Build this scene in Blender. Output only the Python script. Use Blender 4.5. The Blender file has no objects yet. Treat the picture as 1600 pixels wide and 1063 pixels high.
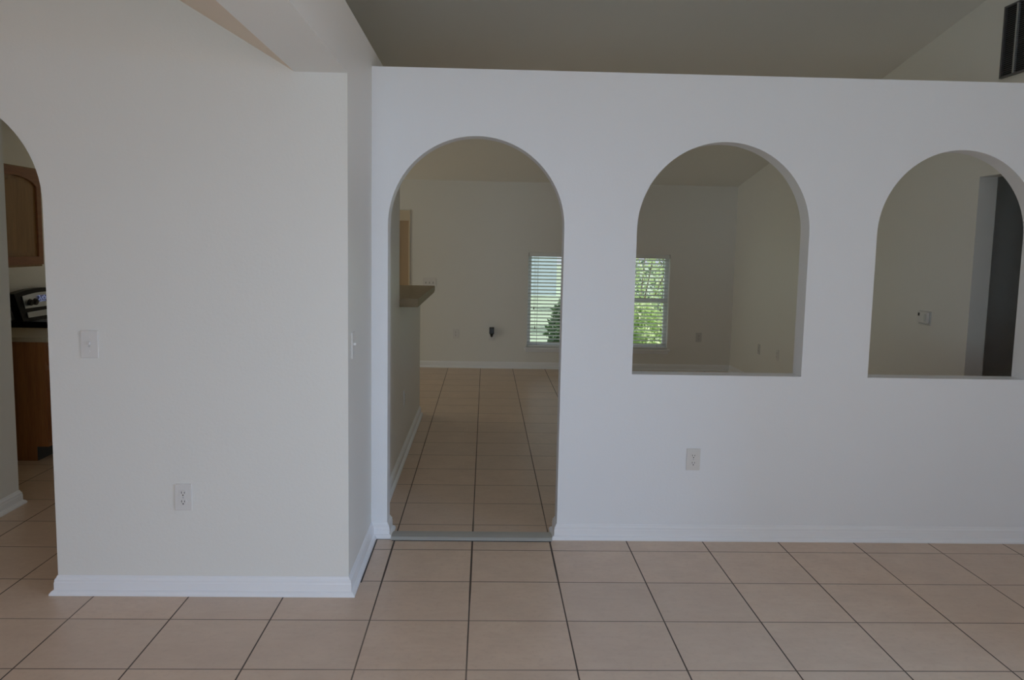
import bpy, bmesh, math, random
from mathutils import Vector, Matrix
from mathutils.geometry import tessellate_polygon

random.seed(7)
scene = bpy.context.scene
COL = scene.collection

# ---------------------------------------------------------------- camera
CAM = Vector((0.0484, -4.3706, 1.5582))
cam_d = bpy.data.cameras.new('camera'); cam = bpy.data.objects.new('camera', cam_d); COL.objects.link(cam)
cam_d.sensor_fit = 'HORIZONTAL'; cam_d.sensor_width = 36.0; cam_d.lens = 1318.0 / 1600 * 36
cam_d.clip_start = 0.05; cam_d.clip_end = 200
r = Vector((0.99935385, -0.0305072, 0.01900531)); u = Vector((-0.01548805, 0.11165065, 0.99362682)); w = Vector((0.03243473, 0.99327914, -0.11110601))
M = Matrix(((r.x, u.x, -w.x), (r.y, u.y, -w.y), (r.z, u.z, -w.z))).to_4x4()
M.translation = CAM
cam.matrix_world = M
scene.camera = cam

# ---------------------------------------------------------------- world, sun, daylight
world = bpy.data.worlds.new('sky'); scene.world = world; world.use_nodes = True
bg = world.node_tree.nodes['Background']; bg.inputs[0].default_value = (0.80, 0.90, 1.0, 1); bg.inputs[1].default_value = 0.75
sun_d = bpy.data.lights.new('sun', 'SUN'); sun = bpy.data.objects.new('sun', sun_d); COL.objects.link(sun)
sun_d.energy = 4.5; sun_d.angle = 0.01; sun_d.color = (1.0, 0.97, 0.92)
sun.rotation_euler = (math.radians(-8) * -1, math.radians(48), 0)
XL_ = -4.2
def area(name, loc, rot, sx, sy, energy, color):
    d = bpy.data.lights.new(name, 'AREA'); o = bpy.data.objects.new(name, d); COL.objects.link(o)
    d.shape = 'RECTANGLE'; d.size = sx; d.size_y = sy; d.energy = energy; d.color = color
    o.location = loc; o.rotation_euler = rot
    return o
# daylight entering by the open front door behind the photographer
area('sky_light_at_front_door', (-0.6, -7.1, 2.6), (math.radians(90), 0, 0), 4.8, 2.4, 130, (0.86, 0.76, 1.0))
area('ground_light_at_front_door', (-0.6, -7.1, 0.6), (math.radians(90), 0, 0), 4.8, 1.2, 108, (0.70, 0.93, 1.0))
# blue skylight by the open sliding door on the right, beside the photographer
area('sky_light_at_side_door', (5.7, -3.3, 3.1), (math.radians(90), 0, math.radians(90)), 5.0, 3.0, 530, (0.30, 0.60, 1.0))
area('ground_light_at_side_door', (5.7, -3.3, 0.75), (math.radians(90), 0, math.radians(90)), 5.0, 1.5, 66, (1.0, 0.60, 0.34))
# warm fill light added outside an unseen opening, left of the far room
area('added_warm_fill_light', (XL_ - .25, 4.7, 1.05), (math.radians(90), 0, math.radians(-90)), 2.1, 1.9, 20, (1.0, 0.91, 0.60))
scene.view_settings.view_transform = 'Standard'; scene.view_settings.look = 'None'
scene.view_settings.gamma = 1.0; scene.view_settings.use_curve_mapping = False
scene.view_settings.exposure = 0.0
scene.cycles.max_bounces = 10; scene.cycles.diffuse_bounces = 7

# ---------------------------------------------------------------- materials
def new_mat(name):
    m = bpy.data.materials.new(name); m.use_nodes = True
    return m, m.node_tree, m.node_tree.nodes['Principled BSDF']
def N(nt, t, **k):
    n = nt.nodes.new(t)
    for a, b in k.items(): setattr(n, a, b)
    return n
def math_n(nt, op, a, b=None, c=None, clamp=False):
    n = N(nt, 'ShaderNodeMath', operation=op); n.use_clamp = clamp
    for i, v in enumerate((a, b, c)):
        if v is None: continue
        if isinstance(v, (int, float)): n.inputs[i].default_value = v
        else: nt.links.new(v, n.inputs[i])
    return n.outputs[0]
def mixc(nt, fac, a, b):
    n = N(nt, 'ShaderNodeMix', data_type='RGBA')
    if isinstance(fac, (int, float)): n.inputs[0].default_value = fac
    else: nt.links.new(fac, n.inputs[0])
    for i, v in ((6, a), (7, b)):
        if isinstance(v, tuple): n.inputs[i].default_value = (*v, 1)
        else: nt.links.new(v, n.inputs[i])
    return n.outputs[2]
def noise(nt, scale, detail=3, rough=.5, vec=None, stretch=None):
    t = N(nt, 'ShaderNodeTexNoise'); t.inputs['Scale'].default_value = scale; t.inputs['Detail'].default_value = detail
    t.inputs['Roughness'].default_value = rough
    co = N(nt, 'ShaderNodeTexCoord')
    v = vec or co.outputs['Object']
    if stretch:
        mp = N(nt, 'ShaderNodeMapping'); mp.inputs['Scale'].default_value = stretch
        nt.links.new(v, mp.inputs[0]); v = mp.outputs[0]
    nt.links.new(v, t.inputs['Vector'])
    return t.outputs['Fac']
def bump(nt, bs, h, strength, dist):
    b = N(nt, 'ShaderNodeBump'); b.inputs['Strength'].default_value = strength; b.inputs['Distance'].default_value = dist
    nt.links.new(h, b.inputs['Height']); nt.links.new(b.outputs[0], bs.inputs['Normal'])
def ramp2(nt, fac, lo, hi):
    mr = N(nt, 'ShaderNodeMapRange'); mr.inputs[1].default_value = lo; mr.inputs[2].default_value = hi
    nt.links.new(fac, mr.inputs[0]); return mr.outputs[0]
def plain(name, col, rough=.5, metal=0.0, var=0.0, vscale=6, bmp=0.0, bscale=200, spec=None):
    m, nt, bs = new_mat(name)
    bs.inputs['Roughness'].default_value = rough; bs.inputs['Metallic'].default_value = metal
    if spec is not None: bs.inputs['Specular IOR Level'].default_value = spec
    lo = tuple(max(0, c * (1 - var)) for c in col); hi = tuple(min(1, c * (1 + var)) for c in col)
    f = noise(nt, vscale, 4)
    nt.links.new(mixc(nt, f, lo, hi), bs.inputs['Base Color'])
    if bmp: bump(nt, bs, noise(nt, bscale, 2), bmp, .002)
    return m

m_wall = plain('white_wall_paint', (0.795, 0.795, 0.77), .42, var=.012, vscale=1.5, bmp=.22, bscale=85)
m_partition = plain('wall_paint_with_skylight_tint', (0.84, 0.865, 0.91), .42, var=.012, vscale=1.5, bmp=.22, bscale=85)  # white paint, with the blue of the skylight put into its colour
m_ceil = plain('ceiling_paint', (0.84, 0.84, 0.81), .8, var=.015, vscale=1.2, bmp=.4, bscale=120)
m_cream = plain('ceiling_paint_with_warm_light', (0.86, 0.74, 0.60), .7, var=.01)  # cream tone stands in for warm light on the left hall ceiling
m_trim = plain('white_semi_gloss_trim', (0.86, 0.88, 0.92), .3, var=.01)
m_saddle = plain('pale_stone_saddle', (0.42, 0.42, 0.395), .35, var=.05, vscale=14)
m_plate = plain('white_plastic', (0.74, 0.73, 0.72), .3)
m_dark = plain('dark_slot', (0.03, 0.03, 0.03), .6)
m_black = plain('black_plastic', (0.012, 0.012, 0.013), .35)
m_enamel = plain('black_enamel', (0.004, 0.004, 0.006), .35, spec=.08)
m_steel = plain('brushed_steel', (0.50, 0.53, 0.57), .4, metal=1, var=.06, vscale=60)
m_lam = plain('tan_laminate', (0.30, 0.235, 0.14), .55, var=.14, vscale=90)
m_lam_k = plain('brown_laminate', (0.42, 0.35, 0.24), .4, var=.14, vscale=90)
m_door = plain('tan_door_paint', (0.42, 0.31, 0.20), .45, var=.03)
m_casing = plain('cream_casing_paint', (0.66, 0.57, 0.43), .4, var=.02)
m_vinyl = plain('white_vinyl', (0.85, 0.87, 0.88), .35)
m_slat = plain('blind_slat', (0.78, 0.80, 0.80), .4)
m_cord = plain('blind_cord', (0.55, 0.55, 0.52), .7)
m_tassel = plain('blind_tassel', (0.16, 0.15, 0.13), .5)
m_vent = plain('dark_grille_paint', (0.10, 0.10, 0.11), .5)
m_bar = plain('grille_divider_paint', (0.34, 0.35, 0.35), .5)
m_ventbar = plain('grey_grille_bar', (0.60, 0.61, 0.61), .4)
m_ventback = plain('filter_backing', (0.02, 0.02, 0.022), .9)
m_screen, nt_, bs_ = new_mat('control_display')
_v = N(nt_, 'ShaderNodeTexVoronoi'); _v.inputs['Scale'].default_value = 70; _c = N(nt_, 'ShaderNodeTexCoord'); nt_.links.new(_c.outputs['Object'], _v.inputs['Vector'])
_f = ramp2(nt_, _v.outputs['Distance'], .25, .5)
bs_.inputs['Base Color'].default_value = (.05, .06, .10, 1); bs_.inputs['Roughness'].default_value = .2
nt_.links.new(mixc(nt_, _f, (0.45, 0.55, 0.95), (0.02, 0.02, 0.05)), bs_.inputs['Emission Color']); bs_.inputs['Emission Strength'].default_value = .45
m_grass = plain('lawn_grass', (0.40, 0.50, 0.36), .9, var=.35, vscale=3)
m_conc = plain('pale_concrete', (0.72, 0.76, 0.80), .8, var=.06, vscale=2)
m_stucco = plain('pale_blue_stucco', (0.60, 0.70, 0.80), .8, var=.05, vscale=3)
m_roof = plain('grey_shingles', (0.30, 0.31, 0.33), .9, var=.2, vscale=10)
m_bark = plain('bark', (0.16, 0.11, 0.07), .9, var=.3, vscale=12)
def leafmat(name, col):
    m, nt, bs = new_mat(name)
    f = noise(nt, 2.5, 3)
    nt.links.new(mixc(nt, f, tuple(c * .6 for c in col), tuple(min(1, c * 1.35) for c in col)), bs.inputs['Base Color'])
    bs.inputs['Roughness'].default_value = .45
    tr = N(nt, 'ShaderNodeBsdfTranslucent'); tr.inputs[0].default_value = (col[0] * 1.2, min(1, col[1] * 1.5), col[2], 1)
    mx = N(nt, 'ShaderNodeMixShader'); mx.inputs[0].default_value = .35
    out = nt.nodes['Material Output']
    nt.links.new(bs.outputs[0], mx.inputs[1]); nt.links.new(tr.outputs[0], mx.inputs[2]); nt.links.new(mx.outputs[0], out.inputs[0])
    return m
m_leaf_dark = leafmat('dark_green_leaf', (0.16, 0.23, 0.14))
m_leaf_lime = leafmat('yellow_green_leaf', (0.56, 0.62, 0.38))
def glassmat():
    m, nt, bs = new_mat('window_glass')
    bs.inputs['Base Color'].default_value = (1, 1, 1, 1); bs.inputs['Roughness'].default_value = 0
    bs.inputs['Transmission Weight'].default_value = 1; bs.inputs['IOR'].default_value = 1.01
    return m
m_glass = glassmat()
def woodmat(name, a, b, axis):
    m, nt, bs = new_mat(name)
    st = [9, 9, 9]; st[axis] = .7
    f = noise(nt, 3.0, 6, .6, stretch=tuple(st))
    f2 = noise(nt, 14.0, 4, .6, stretch=tuple(st))
    c = mixc(nt, ramp2(nt, f, .3, .7), a, b)
    c = mixc(nt, math_n(nt, 'MULTIPLY', ramp2(nt, f2, .45, .75), .4), c, tuple(x * .55 for x in a))
    nt.links.new(c, bs.inputs['Base Color']); bs.inputs['Roughness'].default_value = .38
    bump(nt, bs, f2, .1, .002)
    return m
m_oak = woodmat('oak_veneer', (0.25, 0.125, 0.035), (0.36, 0.19, 0.06), 2)
m_oak_rail = woodmat('reddish_oak_frame', (0.24, 0.085, 0.03), (0.34, 0.13, 0.045), 1)
m_oak_base = woodmat('dark_oak_veneer', (0.24, 0.085, 0.025), (0.36, 0.14, 0.04), 2)

def tilemat(name, x0, y0, px, py):
    m, nt, bs = new_mat(name)
    co = N(nt, 'ShaderNodeTexCoord'); sp = N(nt, 'ShaderNodeSeparateXYZ'); nt.links.new(co.outputs['Object'], sp.inputs[0])
    U = math_n(nt, 'DIVIDE', math_n(nt, 'SUBTRACT', sp.outputs[0], x0), px)
    V = math_n(nt, 'DIVIDE', math_n(nt, 'SUBTRACT', sp.outputs[1], y0), py)
    def edge(c, p):
        f = math_n(nt, 'FRACT', c); g = math_n(nt, 'SUBTRACT', 1.0, f)
        return math_n(nt, 'MULTIPLY', math_n(nt, 'MINIMUM', f, g), p)
    eu, ev = edge(U, px), edge(V, py)
    # the joints by the archway are wider
    dx = math_n(nt, 'SUBTRACT', sp.outputs[0], 0.0); dy = math_n(nt, 'SUBTRACT', sp.outputs[1], -0.25)
    dd = math_n(nt, 'SQRT', math_n(nt, 'ADD', math_n(nt, 'MULTIPLY', dx, dx), math_n(nt, 'MULTIPLY', dy, dy)))
    near = math_n(nt, 'SUBTRACT', 1.0, ramp2(nt, dd, .45, .62))
    eu = math_n(nt, 'SUBTRACT', eu, math_n(nt, 'MULTIPLY', near, .0017))
    ev = math_n(nt, 'SUBTRACT', ev, math_n(nt, 'MULTIPLY', near, .0008))
    lu = math_n(nt, 'SUBTRACT', 1.0, ramp2(nt, eu, .0022, .0036))
    lv = math_n(nt, 'SUBTRACT', 1.0, ramp2(nt, ev, .0024, .0042))
    cell = N(nt, 'ShaderNodeCombineXYZ')
    nt.links.new(math_n(nt, 'FLOOR', U), cell.inputs[0]); nt.links.new(math_n(nt, 'FLOOR', V), cell.inputs[1])
    wn = N(nt, 'ShaderNodeTexWhiteNoise'); nt.links.new(cell.outputs[0], wn.inputs['Vector'])
    n1 = noise(nt, 5.0, 6, .62); n2 = noise(nt, 38.0, 4, .6); n3 = noise(nt, 9, 5, .6, stretch=(1, 3.2, 1))
    base = mixc(nt, ramp2(nt, n1, .3, .7), (0.69, 0.52, 0.385), (0.60, 0.445, 0.33))
    base = mixc(nt, math_n(nt, 'MULTIPLY', ramp2(nt, n3, .45, .75), .35), base, (0.72, 0.59, 0.46))
    base = mixc(nt, math_n(nt, 'MULTIPLY', ramp2(nt, n2, .52, .8), .3), base, (0.42, 0.30, 0.22))
    base = mixc(nt, math_n(nt, 'MULTIPLY', wn.outputs['Value'], .35), base, (0.54, 0.43, 0.345))
    gm = ramp2(nt, noise(nt, .9, 3), .30, .48)          # grout wear: worn patches are paler
    gu = math_n(nt, 'MULTIPLY', lu, math_n(nt, 'MULTIPLY_ADD', gm, .35, .60))
    gv = math_n(nt, 'MULTIPLY', lv, math_n(nt, 'MULTIPLY_ADD', gm, .30, .42))
    g = math_n(nt, 'MAXIMUM', gu, gv)
    nt.links.new(mixc(nt, g, base, (0.040, 0.026, 0.020)), bs.inputs['Base Color'])
    rg = math_n(nt, 'MULTIPLY_ADD', g, .4, math_n(nt, 'MULTIPLY_ADD', n2, .14, .27))
    nt.links.new(rg, bs.inputs['Roughness'])
    h = math_n(nt, 'SUBTRACT', math_n(nt, 'MULTIPLY', n1, .12), math_n(nt, 'MAXIMUM', lu, lv))
    bump(nt, bs, h, .35, .0015)
    return m
S = 0.4105; ROW0 = -0.1806
m_floor_front = tilemat('beige_floor_tile', 0.0, ROW0, S, S)
m_floor_back = tilemat('beige_floor_tile_rear', 0.0, ROW0, S, 0.3935)

# ---------------------------------------------------------------- mesh helpers
def link(name, bm, mat, parent=None, smooth=False):
    me = bpy.data.meshes.new(name); bm.normal_update(); bm.to_mesh(me); bm.free()
    me.materials.append(mat)
    if smooth:
        for p in me.polygons: p.use_smooth = True
    o = bpy.data.objects.new(name, me); COL.objects.link(o)
    if parent: o.parent = parent
    return o
def bx(bm, x0, x1, y0, y1, z0, z1, bevel=0.0, seg=2):
    vs = [bm.verts.new((x, y, z)) for x in (x0, x1) for y in (y0, y1) for z in (z0, z1)]
    fs = [(0, 1, 3, 2), (4, 6, 7, 5), (0, 4, 5, 1), (2, 3, 7, 6), (0, 2, 6, 4), (1, 5, 7, 3)]
    faces = [bm.faces.new([vs[i] for i in f]) for f in fs]
    if bevel:
        es = list({e for f in faces for e in f.edges})
        bmesh.ops.bevel(bm, geom=es, offset=bevel, segments=seg, affect='EDGES', profile=.6)
def box(name, x0, x1, y0, y1, z0, z1, mat, parent=None, bevel=0.0):
    bm = bmesh.new(); bx(bm, x0, x1, y0, y1, z0, z1, bevel); return link(name, bm, mat, parent)
def struct(o): o['kind'] = 'structure'; return o
def tag(o, label, cat, group=None):
    o['label'] = label; o['category'] = cat
    if group: o['group'] = group
    return o
def thing(name, label, cat, loc=(0, 0, 0), rz=0, group=None):
    o = bpy.data.objects.new(name, None); o.empty_display_size = .1; COL.objects.link(o)
    o.location = loc; o.rotation_euler = (0, 0, rz); return tag(o, label, cat, group)
def slab(name, outer, holes, axis, a, b, mat, parent=None):
    """outline (u,v) with holes extruded a..b along axis ('y': u=x v=z, 'x': u=y v=z, 'z': u=x v=y)"""
    def P(p, d):
        if axis == 'y': return Vector((p[0], d, p[1]))
        if axis == 'x': return Vector((d, p[0], p[1]))
        return Vector((p[0], p[1], d))
    loops = [outer] + holes; flat = [p for l in loops for p in l]
    tris = tessellate_polygon([[Vector((p[0], p[1], 0)) for p in l] for l in loops])
    bm = bmesh.new()
    A = [bm.verts.new(P(p, a)) for p in flat]; B = [bm.verts.new(P(p, b)) for p in flat]
    for t in tris:
        for V in (A, B):
            try: bm.faces.new([V[i] for i in t])
            except ValueError: pass
    k = 0
    for l in loops:
        n = len(l)
        for i in range(n):
            j = (i + 1) % n
            bm.faces.new((A[k + i], A[k + j], B[k + j], B[k + i]))
        k += n
    bmesh.ops.recalc_face_normals(bm, faces=bm.faces)
    return link(name, bm, mat, parent)
def arch_pts(x0, x1, spring, n=40, top=None):
    c = (x0 + x1) / 2; rr = (x1 - x0) / 2; h = (top - spring) if top else rr
    return [(c - rr * math.cos(math.pi * i / n), spring + h * math.sin(math.pi * i / n)) for i in range(n + 1)]
def cyl(bm, p, q, r0, r1=None, n=12, caps=True):
    p, q = Vector(p), Vector(q); d = (q - p).normalized(); r1 = r0 if r1 is None else r1
    a = d.orthogonal().normalized(); b = d.cross(a)
    A = [bm.verts.new(p + (a * math.cos(t) + b * math.sin(t)) * r0) for t in [2 * math.pi * i / n for i in range(n)]]
    B = [bm.verts.new(q + (a * math.cos(t) + b * math.sin(t)) * r1) for t in [2 * math.pi * i / n for i in range(n)]]
    for i in range(n): bm.faces.new((A[i], A[(i + 1) % n], B[(i + 1) % n], B[i]))
    if caps: bm.faces.new(A[::-1]); bm.faces.new(B)
PROF = [(0, 0), (.030, 0), (.029, .008), (.022, .017), (.014, .022), (.014, .052), (.012, .058), (.012, .066), (.006, .074), (.003, .082), (0, .084)]
def baseboard(name, path, closed=False):
    """path: floor polyline; the board stands on its right-hand side"""
    bm = bmesh.new(); n = len(path); rings = []
    P = [Vector(p) for p in path]
    for i in range(n):
        d0 = (P[i] - P[i - 1]).normalized() if i else None
        d1 = (P[i + 1] - P[i]).normalized() if i < n - 1 else None
        if d0 is None: d0 = d1
        if d1 is None: d1 = d0
        n0 = Vector((d0.y, -d0.x)); n1 = Vector((d1.y, -d1.x))
        mvec = (n0 + n1) / (1 + n0.dot(n1))
        rings.append([bm.verts.new((P[i].x + mvec.x * d, P[i].y + mvec.y * d, z + .0005)) for d, z in PROF])
    for i in range(n - 1):
        for k in range(len(PROF) - 1):
            bm.faces.new((rings[i][k], rings[i + 1][k], rings[i + 1][k + 1], rings[i][k + 1]))
    bm.faces.new(rings[0]); bm.faces.new(rings[-1][::-1])
    bmesh.ops.recalc_face_normals(bm, faces=bm.faces)
    return struct(link(name, bm, m_trim))

# ---------------------------------------------------------------- dimensions
XL, XR = -4.2, 3.207          # outer left, right wall face
YN = -0.748                   # near wall face
XC = -0.538                   # face of the left wall beside the archway
YF = 6.296                    # far wall face
T = 0.123                     # partition thickness
ZT = 2.439                    # partition top
def zc(y): return 2.350 + .158 * (YF - y) if y > -1 else 2.350 + .158 * (YF + 1) + .16 * (y + 1)

# ---------------------------------------------------------------- floors and ceilings
struct(box('floor', XL - .2, XR + .12, -5.25, 0.02, -.12, 0, m_floor_front))
struct(box('floor', XL - .2, XR + .12, 0.02, YF + .15, -.12, 0, m_floor_back))
ys = [YF + .15, -1, -5.3]
bm = bmesh.new()
ring = []
for y in ys:
    ring.append([bm.verts.new((x, y, zc(y) + dz)) for x, dz in ((XL - .2, 0), (XR + .3, 0), (XR + .3, .15), (XL - .2, .15))])
for a, b in zip(ring, ring[1:]):
    for k in range(4): bm.faces.new((a[k], a[(k + 1) % 4], b[(k + 1) % 4], b[k]))
bm.faces.new(ring[0]); bm.faces.new(ring[-1][::-1]); bmesh.ops.recalc_face_normals(bm, faces=bm.faces)
struct(link('ceiling', bm, m_ceil))
# sloped ceiling over the left hall, rising from the dropped beam
bm = bmesh.new()
sx = [(-.756, 2.258), (-2.20, 2.258 + .587 * 1.444), (XL, 2.258 + .587 * 1.444)]
for k in range(2):
    (x0, z0), (x1, z1) = sx[k], sx[k + 1]
    v = [bm.verts.new(p) for p in ((x0, -5.1, z0), (x1, -5.1, z1), (x1, YN, z1), (x0, YN, z0),
                                   (x0, -5.1, z0 + .08), (x1, -5.1, z1 + .08), (x1, YN, z1 + .08), (x0, YN, z0 + .08))]
    for f in ((0, 1, 2, 3), (4, 5, 6, 7), (0, 1, 5, 4), (3, 2, 6, 7), (0, 3, 7, 4), (1, 2, 6, 5)): bm.faces.new([v[i] for i in f])
bmesh.ops.recalc_face_normals(bm, faces=bm.faces)
struct(link('ceiling', bm, m_cream))
struct(box('ceiling', XL, -.756, YN + .12, 3.3, 2.44, 2.52, m_ceil))

# ---------------------------------------------------------------- walls
# partition with the three archways
o1 = arch_pts(-.455, .450, 1.652, 48, 2.108)
outer = [(XC, 0)] + [(-.455, 0)] + o1 + [(.450, 0)] + [(XR, 0), (XR, ZT), (XC, ZT)]
h2 = [(.826, .897)] + arch_pts(.826, 1.727, 1.652, 48, 2.107) + [(1.727, .897)]
h3 = [(2.084, .897)] + arch_pts(2.084, 2.940, 1.652, 48, 2.094) + [(2.940, .897)]
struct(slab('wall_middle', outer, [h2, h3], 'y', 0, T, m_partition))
# near wall on the left, with the arch to the kitchen
AX1, AX0 = -1.806, -2.706
zs = 2.258 + .587 * 1.444
outer = [(XL, 0), (AX0, 0)] + arch_pts(AX0, AX1, 1.70, 40) + [(AX1, 0), (-.756, 0), (-.756, 2.258), (-2.20, zs), (XL, zs)]
struct(slab('wall_front', outer, [], 'y', YN, YN + .12, m_wall))
# left wall: full height beside the archway, beam toward the camera, knee wall with the bar
side = [(YN, 0), (1.412, 0), (1.412, 2.535), (-5.0, 2.535), (-5.0, 2.258), (YN, 2.258)]
struct(slab('wall_left', side, [], 'x', -.756, XC, m_wall))
struct(box('wall_bar', -.67, XC, 1.412, 3.27, 0, 1.126, m_wall))
# right wall with doorway
side = [(-5.1, 0), (-4.25, 0), (-4.25, 2.05), (-2.35, 2.05), (-2.35, 0), (.16, 0), (.16, 2.055), (1.03, 2.055), (1.03, 0), (YF, 0), (YF, zc(YF) + .05), (-1, zc(-1) + .05), (-5.1, zc(-5.1) + .05)]
struct(slab('wall_right', side, [], 'x', XR, XR + .12, m_wall))
# far wall with two window openings and a door opening
W1 = (.585, 1.44); W2 = (1.53, 2.385); WZ = (.276, 1.480)
rect = lambda a, b, c, d: [(a, c), (b, c), (b, d), (a, d)]
outer = [(XL, 0), (-1.80, 0), (-1.80, 1.845), (-.92, 1.845), (-.92, 0), (XR + .12, 0), (XR + .12, 2.40), (XL, 2.40)]
struct(slab('wall_back', outer, [rect(*W1, *WZ), rect(*W2, *WZ)], 'y', YF, YF + .15, m_wall))
struct(slab('wall_outer', [(-5.2, 0), (3.65, 0), (3.65, 2.05), (5.75, 2.05), (5.75, 0), (YF + .15, 0), (YF + .15, 3.7), (-5.2, 3.7)], [], 'x', XL - .12, XL, m_wall))
# wall behind the photographer with the open front door
outer = [(XL, 0), (-.95, 0), (-.95, 2.05), (.45, 2.05), (.45, 0), (XR + .12, 0), (XR + .12, 3.1), (XL, 3.1)]
struct(slab('wall_entry', outer, [], 'y', -5.1, -5.0, m_wall))
# kitchen walls
struct(box('wall_kitchen', -3.72, -3.62, YN + .12, 3.3, 0, 2.44, m_wall))
struct(box('wall_pantry', -2.78, -2.66, YN + .12, .52, 0, 2.44, m_wall))
# dim hall beyond the right doorway
struct(box('floor', XR + .12, 5.4, -1.2, 2.2, -.12, 0, m_floor_back))
struct(box('ceiling', XR + .12, 5.4, -1.2, 2.2, 2.44, 2.54, m_ceil))
struct(box('wall_hall', 5.4, 5.5, -1.3, 2.3, 0, 2.54, m_wall))
struct(box('wall_hall', XR + .12, 5.4, 2.2, 2.3, 0, 2.54, m_wall))
struct(box('wall_hall', XR + .12, 5.4, -1.3, -1.2, 0, 2.54, m_wall))
# threshold saddle in the archway
bm = bmesh.new()
pr = [(-.045, 0), (-.045, .006), (-.030, .014), (.030, .014), (.075, .009), (.088, 0)]
va = [bm.verts.new((-.432, y, z + .0005)) for y, z in pr]; vb = [bm.verts.new((.424, y, z + .0005)) for y, z in pr]
for i in range(len(pr)):
    j = (i + 1) % len(pr); bm.faces.new((va[i], va[j], vb[j], vb[i]))
bm.faces.new(va); bm.faces.new(vb[::-1]); bmesh.ops.recalc_face_normals(bm, faces=bm.faces)
struct(link('trim_1', bm, m_saddle))
# dark open joint in front of the saddle and along the short wall
bm = bmesh.new()
bx(bm, -.425, .418, -.055, -.0455, .0002, .0012); bx(bm, XC + .031, XC + .037, YN + .14, -.031, .0002, .0012); bx(bm, XC + .037, -.428, -.036, -.031, .0002, .0012)
struct(link('trim_3', bm, m_dark))

# ---------------------------------------------------------------- baseboards
baseboard('baseboard_left', [(AX1, YN + .12), (AX1, YN), (XC, YN), (XC, 0), (-.455, 0), (-.455, T), (XC, T), (XC, 3.27), (-.67, 3.27)])
baseboard('baseboard_middle', [(XR, T), (.450, T), (.450, 0), (XR, 0)])
baseboard('baseboard_back', [(-.86, YF), (XR, YF), (XR, 1.03)])
baseboard('baseboard_right', [(XR, 0), (XR, -2.35)])
baseboard('baseboard_kitchen', [(-2.66, YN + .12), (-2.66, .52), (-2.78, .52)])

# ---------------------------------------------------------------- windows
def window(n, x0, x1, rail):
    z0, z1 = WZ
    bm = bmesh.new(); f = .045; ya, yb = YF + .085, YF + .14
    bx(bm, x0, x0 + f, ya, yb, z0, z1); bx(bm, x1 - f, x1, ya, yb, z0, z1)
    bx(bm, x0 + f, x1 - f, ya, yb, z0, z0 + f); bx(bm, x0 + f, x1 - f, ya, yb, z1 - f, z1)
    if rail: bx(bm, x0 + f, x1 - f, ya - .005, yb, .86, .905)
    fr = struct(link('window_%d' % n, bm, m_vinyl))
    box('glass_pane', x0 + f, x1 - f, YF + .11, YF + .114, z0 + f, z1 - f, m_glass, fr)
    bm = bmesh.new(); bx(bm, x0 - .035, x1 + .035, YF - .035, YF, z0 - .024, z0, .004); bx(bm, x0, x1, YF, YF + .085, z0 - .02, z0 + .001)
    bx(bm, x0 - .015, x1 + .015, YF - .012, YF, z0 - .06, z0 - .024, .003)
    link('window_sill', bm, m_trim, fr)
window(1, *W1, False); window(2, *W2, True)

def blind(x0, x1, label, cordx):
    t = thing('venetian_blind', label, 'blind', ((x0 + x1) / 2, YF + .04, WZ[0]), 0, None)
    h = (x1 - x0) / 2 - .006; H = WZ[1] - WZ[0]
    bm = bmesh.new(); bx(bm, -h, h, -.036, .02, H - .052, H - .002, .003); link('headrail', bm, m_slat, t)
    bm = bmesh.new()
    n = 25; z_top = H - .070; pitch = (z_top - .062) / (n - 1)
    for k in range(n):
        zc_ = z_top - k * pitch; a = math.radians(21); prev = None
        for s in range(5):
            q = -1 + s / 2
            y = q * .024 * math.cos(a); z = zc_ - q * .024 * math.sin(a) + .002 * (1 - q * q)
            cur = [bm.verts.new((-h + .003, y, z)), bm.verts.new((h - .003, y, z)), bm.verts.new((h - .003, y, z - .0028)), bm.verts.new((-h + .003, y, z - .0028))]
            if prev:
                for i in range(4): bm.faces.new((prev[i], prev[(i + 1) % 4], cur[(i + 1) % 4], cur[i]))
            else: bm.faces.new(cur)
            prev = cur
        bm.faces.new(prev[::-1])
    bmesh.ops.recalc_face_normals(bm, faces=bm.faces)
    link('slats', bm, m_slat, t)
    bm = bmesh.new(); bx(bm, -h, h, -.025, .025, .004, .026, .004); link('bottom_rail', bm, m_slat, t)
    for x in (-h + .12, h - .12):
        bm = bmesh.new(); cyl(bm, (x, -.026, .02), (x, -.026, H - .05), .0012, n=6); cyl(bm, (x, .026, .02), (x, .026, H - .05), .0012, n=6)
        link('ladder_cord', bm, m_cord, t)
    for dx, zl in ((0, .27), (-.018, .52)):
        bm = bmesh.new(); x = cordx + dx
        cyl(bm, (x, -.040, zl), (x, -.040, H - .05), .0013, n=6); c = link('pull_cord', bm, m_cord, t)
        bm = bmesh.new(); cyl(bm, (x, -.040, zl - .035), (x, -.040, zl), .009, .004, n=10); link('tassel', bm, m_tassel, c)
    return t
blind(*W1, 'white horizontal blind on the left window, cool bluish light between its slats', -.33)
blind(*W2, 'white horizontal blind on the right window, bright green foliage between its slats', .34)

# far door behind the bar
dr = struct(box('door_1', -1.80, -.92, YF + .03, YF + .075, 0.005, 1.845, m_door))
for z0, z1 in ((.25, .85), (1.0, 1.7)):
    for x0, x1 in ((-1.68, -1.41), (-1.31, -1.04)):
        bm = bmesh.new(); bx(bm, x0, x1, YF + .022, YF + .03, z0, z1, .004); link('door_panel', bm, m_door, dr)
bm = bmesh.new()
bx(bm, -.92, -.905, YF - .014, YF, 0, 1.975); bx(bm, -1.88, -1.80, YF - .014, YF, 0, 1.975); bx(bm, -1.80, -.92, YF - .014, YF, 1.845, 1.975)
struct(link('trim_2', bm, m_casing))

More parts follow.
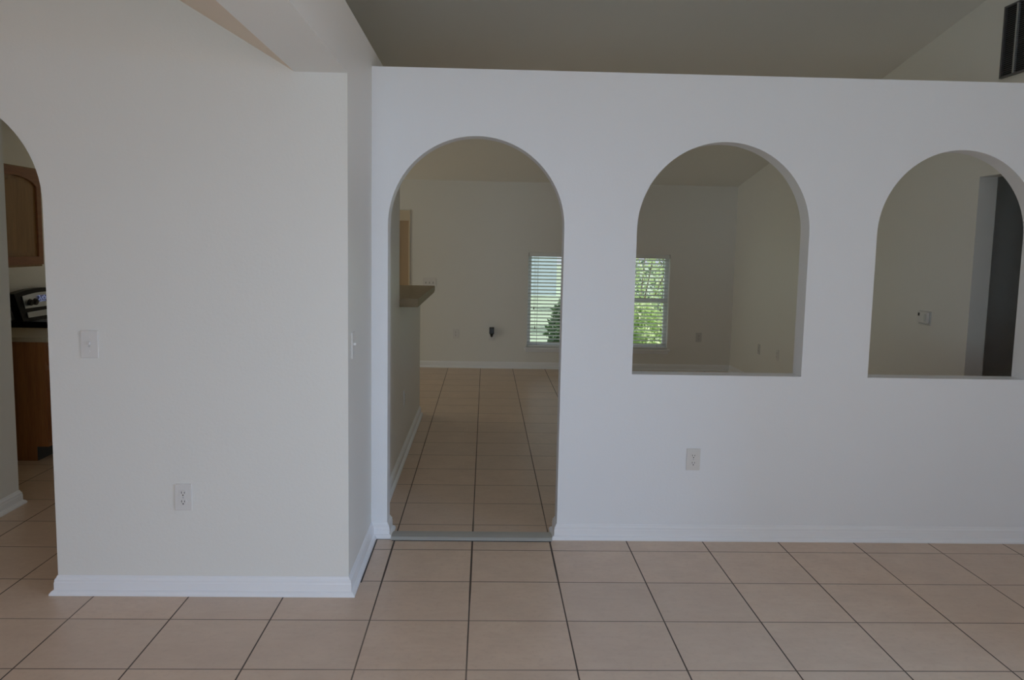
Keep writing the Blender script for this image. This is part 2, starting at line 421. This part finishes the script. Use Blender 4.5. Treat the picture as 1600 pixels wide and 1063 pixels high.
# ---------------------------------------------------------------- bar top
t = thing('bar_counter', 'tan laminate bar counter with thick front edge on the low wall past the archway', 'counter', (-.60, 1.414, 1.126))
bm = bmesh.new(); bx(bm, -.26, .192, 0, 1.87, .012, .06, .004); link('countertop', bm, m_lam, t)
bm = bmesh.new(); bx(bm, -.255, .187, .005, 1.865, 0, .012); link('build_up_edge', bm, m_lam, t)

# ---------------------------------------------------------------- unseen lamp added in the left hall to warm the near wall
t = thing('added_hall_lamp', 'unseen frosted dome lamp added above the frame to warm the near left wall', 'ceiling lamp', (-2.9, -2.6, 3.105))
bm = bmesh.new(); cyl(bm, (0, 0, -.03), (0, 0, 0), .15, n=32); link('lamp_base', bm, m_steel, t)
bm = bmesh.new(); bmesh.ops.create_uvsphere(bm, u_segments=32, v_segments=16, radius=.14)
bmesh.ops.scale(bm, vec=(1, 1, .55), verts=bm.verts); bmesh.ops.translate(bm, vec=(0, 0, -.03), verts=bm.verts)
bmesh.ops.delete(bm, geom=[v for v in bm.verts if v.co.z > -.028], context='VERTS')
m_lamp, nt_, bs_ = new_mat('frosted_lamp_glass'); bs_.inputs['Base Color'].default_value = (.9, .85, .75, 1)
bs_.inputs['Emission Color'].default_value = (1.0, 0.45, 0.2, 1); bs_.inputs['Emission Strength'].default_value = 4
link('lamp_shade', bm, m_lamp, t, True)

# ---------------------------------------------------------------- outlets, switches
def plate_mesh(w_, h_):
    bm = bmesh.new(); bx(bm, -w_ / 2, w_ / 2, -.006, 0, -h_ / 2, h_ / 2, .0025); return bm
def outlet(loc, rz, label, group=None, mat=None):
    t = thing('outlet', label, 'outlet', loc, rz, group)
    link('cover_plate', plate_mesh(.074, .118), mat or m_plate, t)
    for s in (-1, 1):
        bm = bmesh.new(); z = s * .0195
        pts = []
        for i in range(24):
            a = 2 * math.pi * i / 24; pts.append((.0165 * math.cos(a), z + max(-.0125, min(.0125, .0165 * math.sin(a)))))
        A = [bm.verts.new((p[0], -.0085, p[1])) for p in pts]; B = [bm.verts.new((p[0], -.006, p[1])) for p in pts]
        for i in range(24): bm.faces.new((A[i], A[(i + 1) % 24], B[(i + 1) % 24], B[i]))
        bm.faces.new(A); bmesh.ops.recalc_face_normals(bm, faces=bm.faces)
        so = link('socket', bm, mat or m_plate, t)
        bm = bmesh.new()
        bx(bm, -.0075, -.0050, -.0089, -.0083, z - .002, z + .0075); bx(bm, .0050, .0075, -.0089, -.0083, z - .0015, z + .0065)
        cyl(bm, (0, -.0089, z - .0085), (0, -.0083, z - .0085), .0030, n=10)
        link('slots', bm, m_dark, so)
    bm = bmesh.new(); cyl(bm, (0, -.0075, 0), (0, -.006, 0), .003, n=10); link('screw', bm, m_steel, t)
    return t
def switch(loc, rz, label, gangs=1):
    t = thing('light_switch', label, 'light switch', loc, rz)
    wd = .074 + .046 * (gangs - 1)
    link('cover_plate', plate_mesh(wd, .118), m_plate, t)
    for g in range(gangs):
        x = (g - (gangs - 1) / 2) * .046
        bm = bmesh.new(); bx(bm, x - .005, x + .005, -.0068, -.0055, -.012, .012); sl = link('switch_slot', bm, m_dark if gangs > 1 else m_ventbar, t)
        bm = bmesh.new(); bx(bm, x - .004, x + .004, -.0165, -.006, -.001, .010, .001); link('toggle', bm, m_plate, t)
        for s_ in (-1, 1):
            bm = bmesh.new(); cyl(bm, (x, -.0075, s_ * .03), (x, -.006, s_ * .03), .003, n=8); link('screw', bm, m_plate, t)
    return t
R90 = math.pi / 2
outlet((-1.253, YN, .441), 0, 'white duplex outlet low on the near left wall, below the light switch')
switch((-1.632, YN, 1.107), 0, 'white toggle light switch on the near left wall beside the kitchen arch')
outlet((1.170, 0, .444), 0, 'white duplex outlet on the white wall under the middle arched opening')
switch((XC, -.628, 1.106), R90, 'white toggle light switch seen edge-on on the short wall left of the tall archway')
outlet((XC, 1.775, .429), R90, 'white outlet seen edge-on on the low wall under the bar counter')
switch((-.657, YF, 1.079), 0, 'three-gang white switch plate on the far wall above the bar counter', 3)
outlet((-.320, YF, .437), 0, 'small white outlet on the far wall below the bar counter')
outlet((.136, YF, .415), 0, 'white outlet on the far wall holding the black plug-in adapter')
outlet((2.787, YF, .436), 0, 'white outlet on the far wall right of the right window', None, m_ventbar)
outlet((XR, 5.176, .428), -R90, 'pale outlet seen edge-on on the side wall nearest the far corner', None, m_ventbar)
outlet((XR, 4.56, .44), -R90, 'faint outlet on the side wall closer to the arched opening')
# black adapter
t = thing('plug_in_adapter', 'black plug-in power adapter on the far wall outlet left of the window', 'adapter', (.136, YF - .009, .475))
bm = bmesh.new(); bx(bm, -.030, .030, -.045, 0, -.032, .052, .006); link('adapter_body', bm, m_black, t)
bm = bmesh.new(); cyl(bm, (0, -.024, -.032), (0, -.024, -.07), .022, .012, n=14); link('strain_relief', bm, m_black, t)
# thermostat
t = thing('thermostat', 'white wall thermostat on the side wall seen through the right arched opening', 'thermostat', (XR, 1.57, 1.10), -R90)
link('wall_plate', plate_mesh(.160, .100), m_ventbar, t)
bm = bmesh.new(); bx(bm, -.068, .068, -.026, -.006, -.036, .044, .004); b = link('thermostat_body', bm, m_plate, t)
bm = bmesh.new(); bx(bm, -.056, -.034, -.0275, -.0255, .012, .034); link('display', bm, m_dark, b)
bm = bmesh.new(); bx(bm, .030, .056, -.029, -.0255, -.024, .030, .001); link('flap', bm, m_ventbar, b)

# ---------------------------------------------------------------- return air grille high on the right wall
t = thing('air_return_grille', 'dark louvred return air grille high on the right side wall by the ceiling', 'air grille', (XR, .57, 2.850), -R90)
gw, gh = .31, .214    # half sizes
bm = bmesh.new(); bx(bm, -gw, gw, -.004, 0, -gh, gh); link('backing', bm, m_ventback, t)
bm = bmesh.new(); n = 34
for k in range(n):
    z = -gh + .012 + k * (2 * gh - .024) / (n - 1)
    vs = [bm.verts.new(p) for p in ((-gw + .01, -.016, z - .004), (gw - .01, -.016, z - .004), (gw - .01, -.005, z + .004), (-gw + .01, -.005, z + .004),
                                    (-gw + .01, -.017, z - .0028), (gw - .01, -.017, z - .0028), (gw - .01, -.006, z + .0052), (-gw + .01, -.006, z + .0052))]
    for f in ((0, 1, 2, 3), (4, 5, 6, 7), (0, 1, 5, 4), (2, 3, 7, 6), (0, 3, 7, 4), (1, 2, 6, 5)): bm.faces.new([vs[i] for i in f])
bmesh.ops.recalc_face_normals(bm, faces=bm.faces); link('louvres', bm, m_vent, t)
bm = bmesh.new()
bx(bm, -gw, gw, -.018, 0, gh - .010, gh); bx(bm, -gw, gw, -.018, 0, -gh, -gh + .010); bx(bm, -gw, -gw + .016, -.018, 0, -gh + .010, gh - .010); bx(bm, gw - .016, gw, -.018, 0, -gh + .010, gh - .010)
link('frame', bm, m_vent, t)
for x in (-.175, .0, .175):
    bm = bmesh.new(); bx(bm, x - .007, x + .007, -.0195, -.004, -gh + .010, gh - .010); link('divider', bm, m_bar, t)

# ---------------------------------------------------------------- kitchen
def cathedral_door(name, y0, y1, z0, z1, xf, mat, parent):
    """raised panel door facing +X"""
    s = .060; a, b = y0 + s, y1 - s; zb = z0 + s; zt = z1 - s; n = 24; top = []
    for i in range(n + 1):
        q = i / n; yy = b + (a - b) * q; c = abs(q - .5) * 2
        top.append((yy, zt - .065 * (1 - max(0, math.cos(math.pi / 2 * min(1, c * 1.05))) ** .5)))
    hole = [(a, zb), (b, zb)] + top
    d = slab(name, rect(y0, y1, z0, z1), [hole], 'x', xf, xf + .022, m_oak_rail, parent)
    slab('door_panel', hole, [], 'x', xf, xf + .008, mat, d)
    cy, cz = (a + b) / 2, (zb + zt) / 2
    slab('raised_field', [(cy + (yy - cy) * .80, cz + (zz - cz) * .90) for yy, zz in hole], [], 'x', xf + .008, xf + .019, mat, d)
    return d
t = thing('wall_cabinet', 'oak wall cabinet with a cathedral arch door, seen through the left arch', 'cabinet', (0, 0, 0))
box('cabinet_body', -3.619, -3.32, 1.42, 2.17, 1.337, 2.062, m_oak, t)
cathedral_door('door', 1.44, 2.15, 1.352, 2.050, -3.32, m_oak, t)
t = thing('base_cabinet', 'dark oak base cabinet with a toe kick, seen through the left arch', 'cabinet', (0, 0, 0))
slab('cabinet_body', [(-3.618, .0), (-3.065, .0), (-3.065, .10), (-2.985, .10), (-2.985, .835), (-3.618, .835)], [], 'y', 1.50, 2.13, m_oak_base, t)
box('toe_kick', -3.066, -3.060, 1.505, 2.125, .0, .10, m_dark, t)
d = slab('door', rect(1.53, 2.10, .13, .64), [], 'x', -2.985, -2.967, m_oak_base, t)
slab('raised_field', rect(1.60, 2.03, .20, .57), [], 'x', -2.967, -2.961, m_oak_base, d)
d = slab('drawer', rect(1.53, 2.10, .67, .81), [], 'x', -2.985, -2.967, m_oak_base, t)
tag(box('kitchen_countertop', -3.62, -2.955, 1.485, 2.135, .836, .868, m_lam_k, None, .003), 'brown laminate countertop on the oak base cabinet beside the black stove', 'countertop')
# stove
t = thing('stove', 'black stove with a stainless control panel, behind the kitchen countertop', 'stove', (0, 0, 0))
box('stove_body', -3.60, -2.97, 2.15, 2.91, .08, .895, m_enamel, t)
box('toe_kick', -3.60, -3.03, 2.17, 2.89, 0, .08, m_black, t)
box('cooktop', -3.60, -2.95, 2.145, 2.915, .895, .912, m_enamel, t, .003)
for yy, xx, rr in ((2.34, -3.12, .10), (2.72, -3.12, .085), (2.34, -3.40, .08), (2.72, -3.40, .10)):
    bm = bmesh.new(); cyl(bm, (xx, yy, .9122), (xx, yy, .9135), rr, n=32); link('burner', bm, m_black, t)
# backguard: bowed top, leaning back
def bow(y, z0, h): return z0 + h * (1 - ((y - 2.53) / .38) ** 2)
def guard(name, y0, y1, zb, zt, hb, x_b, x_t, th, mat, parent):
    bm = bmesh.new(); n = 24; prev = None
    for i in range(n + 1):
        y = y0 + (y1 - y0) * i / n
        zl, zh = zb, bow(y, zt, hb)
        cur = [bm.verts.new(p) for p in ((x_b, y, zl), (x_t, y, zh), (x_t - th, y, zh), (x_b - th, y, zl))]
        if prev:
            for k in range(4): bm.faces.new((prev[k], prev[(k + 1) % 4], cur[(k + 1) % 4], cur[k]))
        else: bm.faces.new(cur)
        prev = cur
    bm.faces.new(prev[::-1]); bmesh.ops.recalc_face_normals(bm, faces=bm.faces)
    return link(name, bm, mat, parent)
g = guard('backguard', 2.15, 2.91, .912, 1.120, .03, -3.47, -3.53, .06, m_enamel, t)
guard('control_panel', 2.23, 2.83, 1.005, 1.088, .030, -3.492, -3.512, .006, m_steel, g)
guard('lower_strip', 2.23, 2.83, .935, .972, .006, -3.468, -3.476, .006, m_ventbar, g)
for yy in (2.29, 2.365, 2.70, 2.775):
    bm = bmesh.new(); cyl(bm, (-3.495, yy, 1.052), (-3.470, yy, 1.046), .027, .023, n=16); link('knob', bm, m_black, g)
box('display', -3.507, -3.494, 2.44, 2.62, 1.045, 1.095, m_screen, g)
box('oven_door', -2.97, -2.94, 2.17, 2.89, .30, .86, m_enamel, t, .004)
bm = bmesh.new(); cyl(bm, (-2.905, 2.22, .80), (-2.905, 2.84, .80), .011, n=12); cyl(bm, (-2.94, 2.26, .80), (-2.905, 2.26, .80), .008); cyl(bm, (-2.94, 2.80, .80), (-2.905, 2.80, .80), .008); link('handle', bm, m_steel, t)
box('storage_drawer', -2.97, -2.945, 2.17, 2.89, .10, .28, m_enamel, t, .004)

# ---------------------------------------------------------------- garden beyond the windows
struct(box('ground', -40, 40, YF + .16, 80, -.35, -.20, m_grass))
struct(box('path', -14, 0.9, 11.5, 13.8, -.20, -.17, m_conc))
def shrub(name, label, x, y, rx, ry, h, n, mat, group=None):
    t = thing(name, label, 'shrub', (x, y, -.2), 0, group)
    rnd = random.Random(int(x * 100 + y * 10)); bm = bmesh.new()
    for _ in range(n):
        a = rnd.uniform(0, 2 * math.pi); q = rnd.random() ** .45; z = rnd.random()
        env = math.sin(math.pi * (z * .82 + .16)) ** .6
        p = Vector((math.cos(a) * rx * q * env, math.sin(a) * ry * q * env, .06 + z * h)); s = rnd.uniform(.03, .075)
        d = Vector((rnd.uniform(-1, 1), rnd.uniform(-1, 1), rnd.uniform(-.6, .8))).normalized(); e = d.orthogonal().normalized()
        e = (Matrix.Rotation(rnd.uniform(0, 6.28), 3, d) @ e)
        f = d.cross(e)
        vs = [bm.verts.new(p + v) for v in (-e * s * 1.3, f * s * .5 + d * s * .1, e * s * 1.3, -f * s * .5 + d * s * .1)]
        bm.faces.new(vs)
    link('foliage', bm, mat, t)
    bm = bmesh.new()
    for k in range(5):
        a = k * 1.256; cyl(bm, (math.cos(a) * .04, math.sin(a) * .04, 0), (math.cos(a) * rx * .5, math.sin(a) * ry * .5, h * .6), .018, .008, n=6)
    link('stems', bm, m_bark, t)
    return t
shrub('shrub', 'dark green shrub just outside the left window', 1.35, 8.3, .38, .38, .95, 1500, m_leaf_dark)
shrub('shrub', 'yellow-green shrub close outside the right window', 2.45, 8.6, .60, .50, .80, 1700, m_leaf_lime)
shrub('shrub', 'tall yellow-green bush beyond the right window', 3.2, 13.0, 1.5, 1.0, 2.9, 2300, m_leaf_lime)
shrub('shrub', 'broad dark bush at the end of the lawn beyond the windows', 5.6, 19.0, 2.2, 1.4, 3.2, 3600, m_leaf_dark)
t = thing('neighbouring_house', 'pale blue neighbouring house beyond the left window', 'house', (-2.0, 26, -.2))
box('wall', -7, 4.6, 0, 8, 0, 2.9, m_stucco, t)
slab('roof', [(-7.5, 2.9), (5.1, 2.9), (-1.2, 5.0)], [], 'y', -.4, 8.4, m_roof, t)
box('garage_door', -3.5, 1.2, -.03, 0, 0, 2.2, m_vinyl, t)

bpy.context.view_layer.update()
